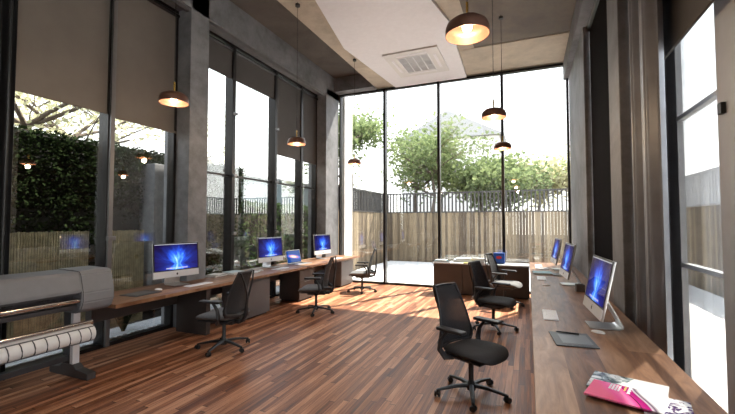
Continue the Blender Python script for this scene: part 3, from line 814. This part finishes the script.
# pebbles
def peb(s):
    b = B(); t_ = bmesh.new(); bmesh.ops.create_icosphere(t_, subdivisions=2, radius=s)
    for v in t_.verts: v.co = Vector((v.co.x*1.3, v.co.y, v.co.z*.65))*(1+rnd.uniform(-.06, .06))
    b._merge(t_); return b.done('pebble', M_peb, smooth=True)
pbs = [peb(.024), peb(.03)]
pl = 'rounded grey pebble lying in the bed beyond the left glass'
for p in pbs: tag(p, pl, 'pebble', 'pebbles beyond the left glass')
for i in range(34):
    o = pbs[i % 2]
    if i > 1: o = o.copy(); C.objects.link(o)
    o.location = (-5.50+rnd.uniform(-.01, .01), 3.25+i*.095+rnd.uniform(-.01, .01), .006+.004*(i % 2)); o.rotation_euler = (0, 0, rnd.uniform(0, 6))

# fences: boards below, dark slats above
def fence(lab, axis, a0, a1, p, mat, railmat, facing, loz=2.06, hiz=2.86):
    t = thing('garden_fence', lab, 'fence')
    def bx(bb, u0, u1, q0, q1, z0, z1):
        if axis == 'x': bb.box(u0, u1, q0, q1, z0, z1)
        else: bb.box(q0, q1, u0, u1, z0, z1)
    b = B(); n = int((a1-a0)/.11)
    for i in range(n):
        u = a0+i*(a1-a0)/n; d = rnd.uniform(0, .012)
        bx(b, u+.003, u+(a1-a0)/n-.003, p-.015+d, p+.012+d, -.14, loz)
    b.done('boards', mat, t)
    b = B(); bx(b, a0, a1, p-.03, p+.03, loz, loz+.05); bx(b, a0, a1, p-.03, p+.03, hiz, hiz+.06); b.done('rails', railmat, t)
    b = B(); n = int((a1-a0)/.15)
    for i in range(n+1):
        u = a0+i*(a1-a0)/n; bx(b, u-.03, u+.03, p-.02, p+.02, loz+.05, hiz)
    b.done('slats', railmat, t)
    n = max(2, int((a1-a0)/2.4))
    for i in range(n+1):
        u = a0+i*(a1-a0)/n; b = B(); bx(b, u-.05, u+.05, p+.05*facing-.04, p+.05*facing+.04, -.16, hiz+.05); b.done('post', railmat, t)
fence('wooden board fence with dark slatted top across the back terrace', 'x', -5.75, 3.9, 16.04, M_fenceX, M_rail, 1)
fence('wooden board fence with pale slatted top outside the right windows', 'y', 2.0, 15.95, 4.0, M_fenceY, M_railL, 1)
fence('board fence with dark slatted top closing the left of the terrace', 'y', 10.6, 15.9, -5.85, M_fenceY, M_rail, -1)

# ivy garden wall on the left
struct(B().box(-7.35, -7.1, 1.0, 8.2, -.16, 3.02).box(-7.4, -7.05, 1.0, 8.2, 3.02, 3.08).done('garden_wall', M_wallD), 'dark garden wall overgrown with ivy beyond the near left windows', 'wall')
def cards(b, pts, s, spread=1):
    for p in pts:
        q = Matrix.Rotation(rnd.uniform(0, 6.28), 3, 'Z') @ Matrix.Rotation(rnd.uniform(-1.2, 1.2)*spread, 3, 'X') @ Matrix.Rotation(rnd.uniform(-1.2, 1.2), 3, 'Y')
        k = s*rnd.uniform(.6, 1.3)
        a = q @ Vector((k, 0, 0)); c = q @ Vector((0, k*.55, 0))
        b.quad(p-a, p-a*.1+c, p+a, p-a*.1-c)
b = B(); pts = []
while len(pts) < 26000:
    y = rnd.uniform(1.4, 8.15); z = rnd.uniform(.0, 3.1)
    d = math.sin(y*2.1)*.5+math.sin(y*5.3+z*3)*.4+math.sin(z*4.1+y)*.4
    if z < 1.9 and rnd.random() > .35+.35*d: continue
    pts.append(Vector((-7.08+rnd.uniform(-.02, .18)*(.5+z/3), y, z)))
cards(b, pts, .036)
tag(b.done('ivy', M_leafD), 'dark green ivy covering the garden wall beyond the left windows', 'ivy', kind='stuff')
column(7, -7.0, -6.6, 5.2, 5.75, 'free standing concrete post in the garden before the ivy wall', M_conc, 2.8)
# hedge + pale neighbour wall further along
b = B(); pts = []
for i in range(9000):
    y = rnd.uniform(8.3, 15.8); z = rnd.uniform(0, 2.25)
    pts.append(Vector((-7.3+rnd.uniform(-.3, .3), y, z)))
cards(b, pts, .07)
hd = thing('hedge', 'leafy green hedge beyond the far left windows', 'hedge')
b.done('foliage', M_leafH, hd)
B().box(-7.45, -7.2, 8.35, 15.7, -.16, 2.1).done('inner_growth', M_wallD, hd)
t = thing('neighbouring_building', 'pale blue grey building beyond the hedge at the left', 'building')
B().box(-14, -10.6, 9.6, 20.5, -.16, 3.55).done('wall', M_pale, t)
B().box(-14.1, -10.5, 9.5, 20.6, 3.55, 3.65).done('parapet', M_railL, t)
for y in (10.5, 13, 15.5, 18): B().box(-10.6, -10.57, y, y+.9, 1.0, 2.3).done('window', M_frame, t)

for y0_, y1_, lb in ((2.9, 4.15, 'added bamboo panel standing in for a reflected fence, left of the near mullion'), (4.35, 5.15, 'shorter added bamboo panel standing in for a reflected fence, right of the near mullion')):
    t = thing('bamboo_reflection_screen', lb, 'screen', (-6.75, y0_, 0))  # solid canes added in place of a fence reflection in the left glass
    b = B(); n = int((y1_-y0_)/.035)
    for i in range(n):
        hh = 1.52+rnd.uniform(-.01, .01)
        b.cyl((rnd.uniform(-.004, .004), .02+i*.035, -.16), (0, .02+i*.035, hh), .0165, n=6)
    b.done('canes', M_cane, t, True)
    for z in (.35, .8, 1.3): B().box(-.03, -.012, 0, y1_-y0_, z, z+.03, .003).done('batten', M_bark, t)
# grass tufts by the glass
def tuft(lab, loc, n, h, mat, name='grass_tuft', cat='plant', w=.006, group='small plants beyond the left glass'):
    t = thing(name, lab, cat, loc, group=group)
    b = B()
    for i in range(n):
        a = rnd.uniform(0, 6.28); l = rnd.uniform(.3, 1)*h*.7; hh = h*rnd.uniform(.6, 1)
        d = Vector((math.cos(a), math.sin(a), 0)); s_ = Vector((-d.y, d.x, 0))*w
        p0 = d*.02; p1 = d*l*.4+Vector((0, 0, hh*.7)); p2 = d*l+Vector((0, 0, hh*rnd.uniform(.6, 1)))
        b.quad(p0-s_, p0+s_, p1+s_*.8, p1-s_*.8); b.quad(p1-s_*.8, p1+s_*.8, p2+s_*.1, p2-s_*.1)
    b.done('leaves', mat, t)
    B().lathe([(0, 0), (.03, 0), (.02, .03), (0, .03)], 8).done('crown', M_soil, t)
tuft('bright green grass tuft beyond the glass beside the printer leg', (-5.50, 3.12, -.01), 60, .30, M_grass)
tuft('dark leafy plant beyond the glass under the near left computer', (-5.75, 4.05, 0), 90, .5, M_leafD, 'fern', w=.009)
tuft('small green plant beyond the glass behind the printer', (-5.7, 2.55, 0), 40, .34, M_grass)
tuft('low green plant beyond the glass under the far part of the desk', (-5.6, 5.95, 0), 90, .6, M_leafM, 'fern', w=.009)

# trees
def tree(lab, x, y, h, cr, mat, n, s=.12, name='tree', spread=1.0, base=-.2, zc=.62, kids_=7):
    t = thing(name, lab, 'tree', (x, y, base), group='trees around the building')
    b = B(); tips = []
    def br(p, d, L, r, lev):
        q = p.copy(); pts = [q.copy()]; rad = [r]
        for i in range(4):
            d2 = (d+Vector((rnd.uniform(-.2, .2), rnd.uniform(-.2, .2), rnd.uniform(-.05, .15)))).normalized()
            q = q+d2*L/4; pts.append(q.copy()); rad.append(r*(1-.14*(i+1)))
        b.tube(pts, rad, 7 if lev < 2 else 4)
        if lev >= 3: tips.append(pts[-1]); tips.append(pts[2]); return
        for i in range(3 if lev else kids_):
            a = rnd.uniform(0, 6.28); up = rnd.uniform(.25, .9)
            nd = Vector((math.cos(a), math.sin(a), up)).normalized()
            k = rnd.choice((2, 3, 4)) if lev else rnd.choice((3, 4, 4))
            br(pts[k], nd, L*(.62 if lev else .5*cr/h*2.2), r*.45, lev+1)
            tips.append(pts[k])
    br(Vector((0, 0, 0)), Vector((0, 0, 1)), h*zc, .05*h**.75*.6, 0)
    b.done('trunk', M_bark, t)
    pts = []
    tp = [p for p in tips if p.z > h*.3]
    for i in range(n):
        c = rnd.choice(tp); pts.append(c+Vector((rnd.gauss(0, .35), rnd.gauss(0, .35), rnd.gauss(0, .28)))*spread)
    f = B(); cards(f, pts, s); f.done('foliage', mat, t)
tree('pale leafed tree outside the near left windows above the ivy wall', -10.5, 5.0, 6.5, 3.2, M_leafP, 2600, .08)
tree('pale tree beyond the ivy wall, left of the near mullion', -11.5, 2.6, 6.2, 3.0, M_leafP, 2300, .08)
tree('pale spring tree beyond the ivy wall near the concrete column', -12.5, 6.9, 7.0, 3.2, M_leafP, 2200, .08)
tree('slender tree with light leaves beyond the far left windows', -9.0, 8.8, 6.0, 1.6, M_leafP, 900, .07)
tree('tall green tree behind the left corner of the terrace', -8.2, 17.5, 8.5, 3.2, M_leafM, 5200, .11)
tree('green tree behind the back fence left of the centre', -5.6, 19.5, 7.6, 3.0, M_leafM, 4200, .11)
tree('thick trunked tree behind the back fence in the middle', -4.2, 18.0, 6.8, 2.6, M_leafM, 2800, .10)
tree('low bushy tree behind the back fence at the centre', -2.2, 20.5, 5.0, 2.4, M_leafM, 4800, .13)
tree('low pale bushy tree behind the back fence at the right', .4, 21.0, 4.8, 2.4, M_leafP, 4200, .13)
tree('green bushy tree behind the back fence beyond the second mullion', -.9, 19.0, 4.6, 2.0, M_leafM, 3600, .12)
t = thing('neighbouring_house', 'pale house with gabled roof behind the back fence', 'house')
B().box(-9.5, -1.9, 30, 36, -.16, 8.2).done('wall', M_wframe, t)
B().prism([(-9.9, 8.2), (-1.5, 8.2), (-5.7, 10.4)], 6.6, T(0, 36.3, 0) @ rot('X', PI/2)).done('roof', M_railL, t)
for x in (-8.5, -6.0, -3.6): B().box(x, x+1.1, 29.94, 30.0, 4.9, 6.3).done('window', M_grey_slot, t)

# ------------------------------------------------------------------ light
W = bpy.data.worlds.new('World'); S.world = W; W.use_nodes = True
nt = W.node_tree; nt.nodes.clear()
tc = nt.nodes.new('ShaderNodeTexCoord'); sp = nt.nodes.new('ShaderNodeSeparateXYZ'); nt.links.new(tc.outputs['Generated'], sp.inputs[0])
cr = nt.nodes.new('ShaderNodeValToRGB'); nt.links.new(sp.outputs[2], cr.inputs[0])
cr.color_ramp.elements[0].position = .0; cr.color_ramp.elements[0].color = (1, .97, .92, 1)
cr.color_ramp.elements[1].position = .6; cr.color_ramp.elements[1].color = (.80, .88, 1, 1)
bg = nt.nodes.new('ShaderNodeBackground'); bg.inputs[1].default_value = 2.2; nt.links.new(cr.outputs[0], bg.inputs[0])
wo = nt.nodes.new('ShaderNodeOutputWorld'); nt.links.new(bg.outputs[0], wo.inputs[0])
sd = bpy.data.lights.new('sun', 'SUN'); sd.energy = 12; sd.angle = .012; sd.color = (1, .91, .79)
so = bpy.data.objects.new('sun', sd); C.objects.link(so)
so.rotation_euler = Vector((.25, .50, .83)).to_track_quat('Z', 'Y').to_euler()

# ------------------------------------------------------------------ camera
f = 384.0
cd = bpy.data.cameras.new('camera'); cam = bpy.data.objects.new('camera', cd); C.objects.link(cam)
cd.sensor_fit = 'HORIZONTAL'; cd.sensor_width = 36; cd.lens = 36*f/735
cd.clip_start = .05; cd.clip_end = 300
cam.location = (0, 0, 1.67)
yaw = math.atan(160.5/math.hypot(f, 15)); pitch = math.atan(15/f)
cam.rotation_euler = (PI/2+pitch, 0, yaw)
S.camera = cam
S.view_settings.view_transform = 'Standard'; S.view_settings.look = 'None'
S.view_settings.exposure = 1.0; S.view_settings.gamma = 1; S.view_settings.use_curve_mapping = False
S.cycles.use_denoising = True
S.cycles.max_bounces = 10; S.cycles.diffuse_bounces = 6; S.cycles.glossy_bounces = 5; S.cycles.transparent_max_bounces = 24
S.cycles.sample_clamp_indirect = 8; S.cycles.caustics_reflective = False; S.cycles.caustics_refractive = False
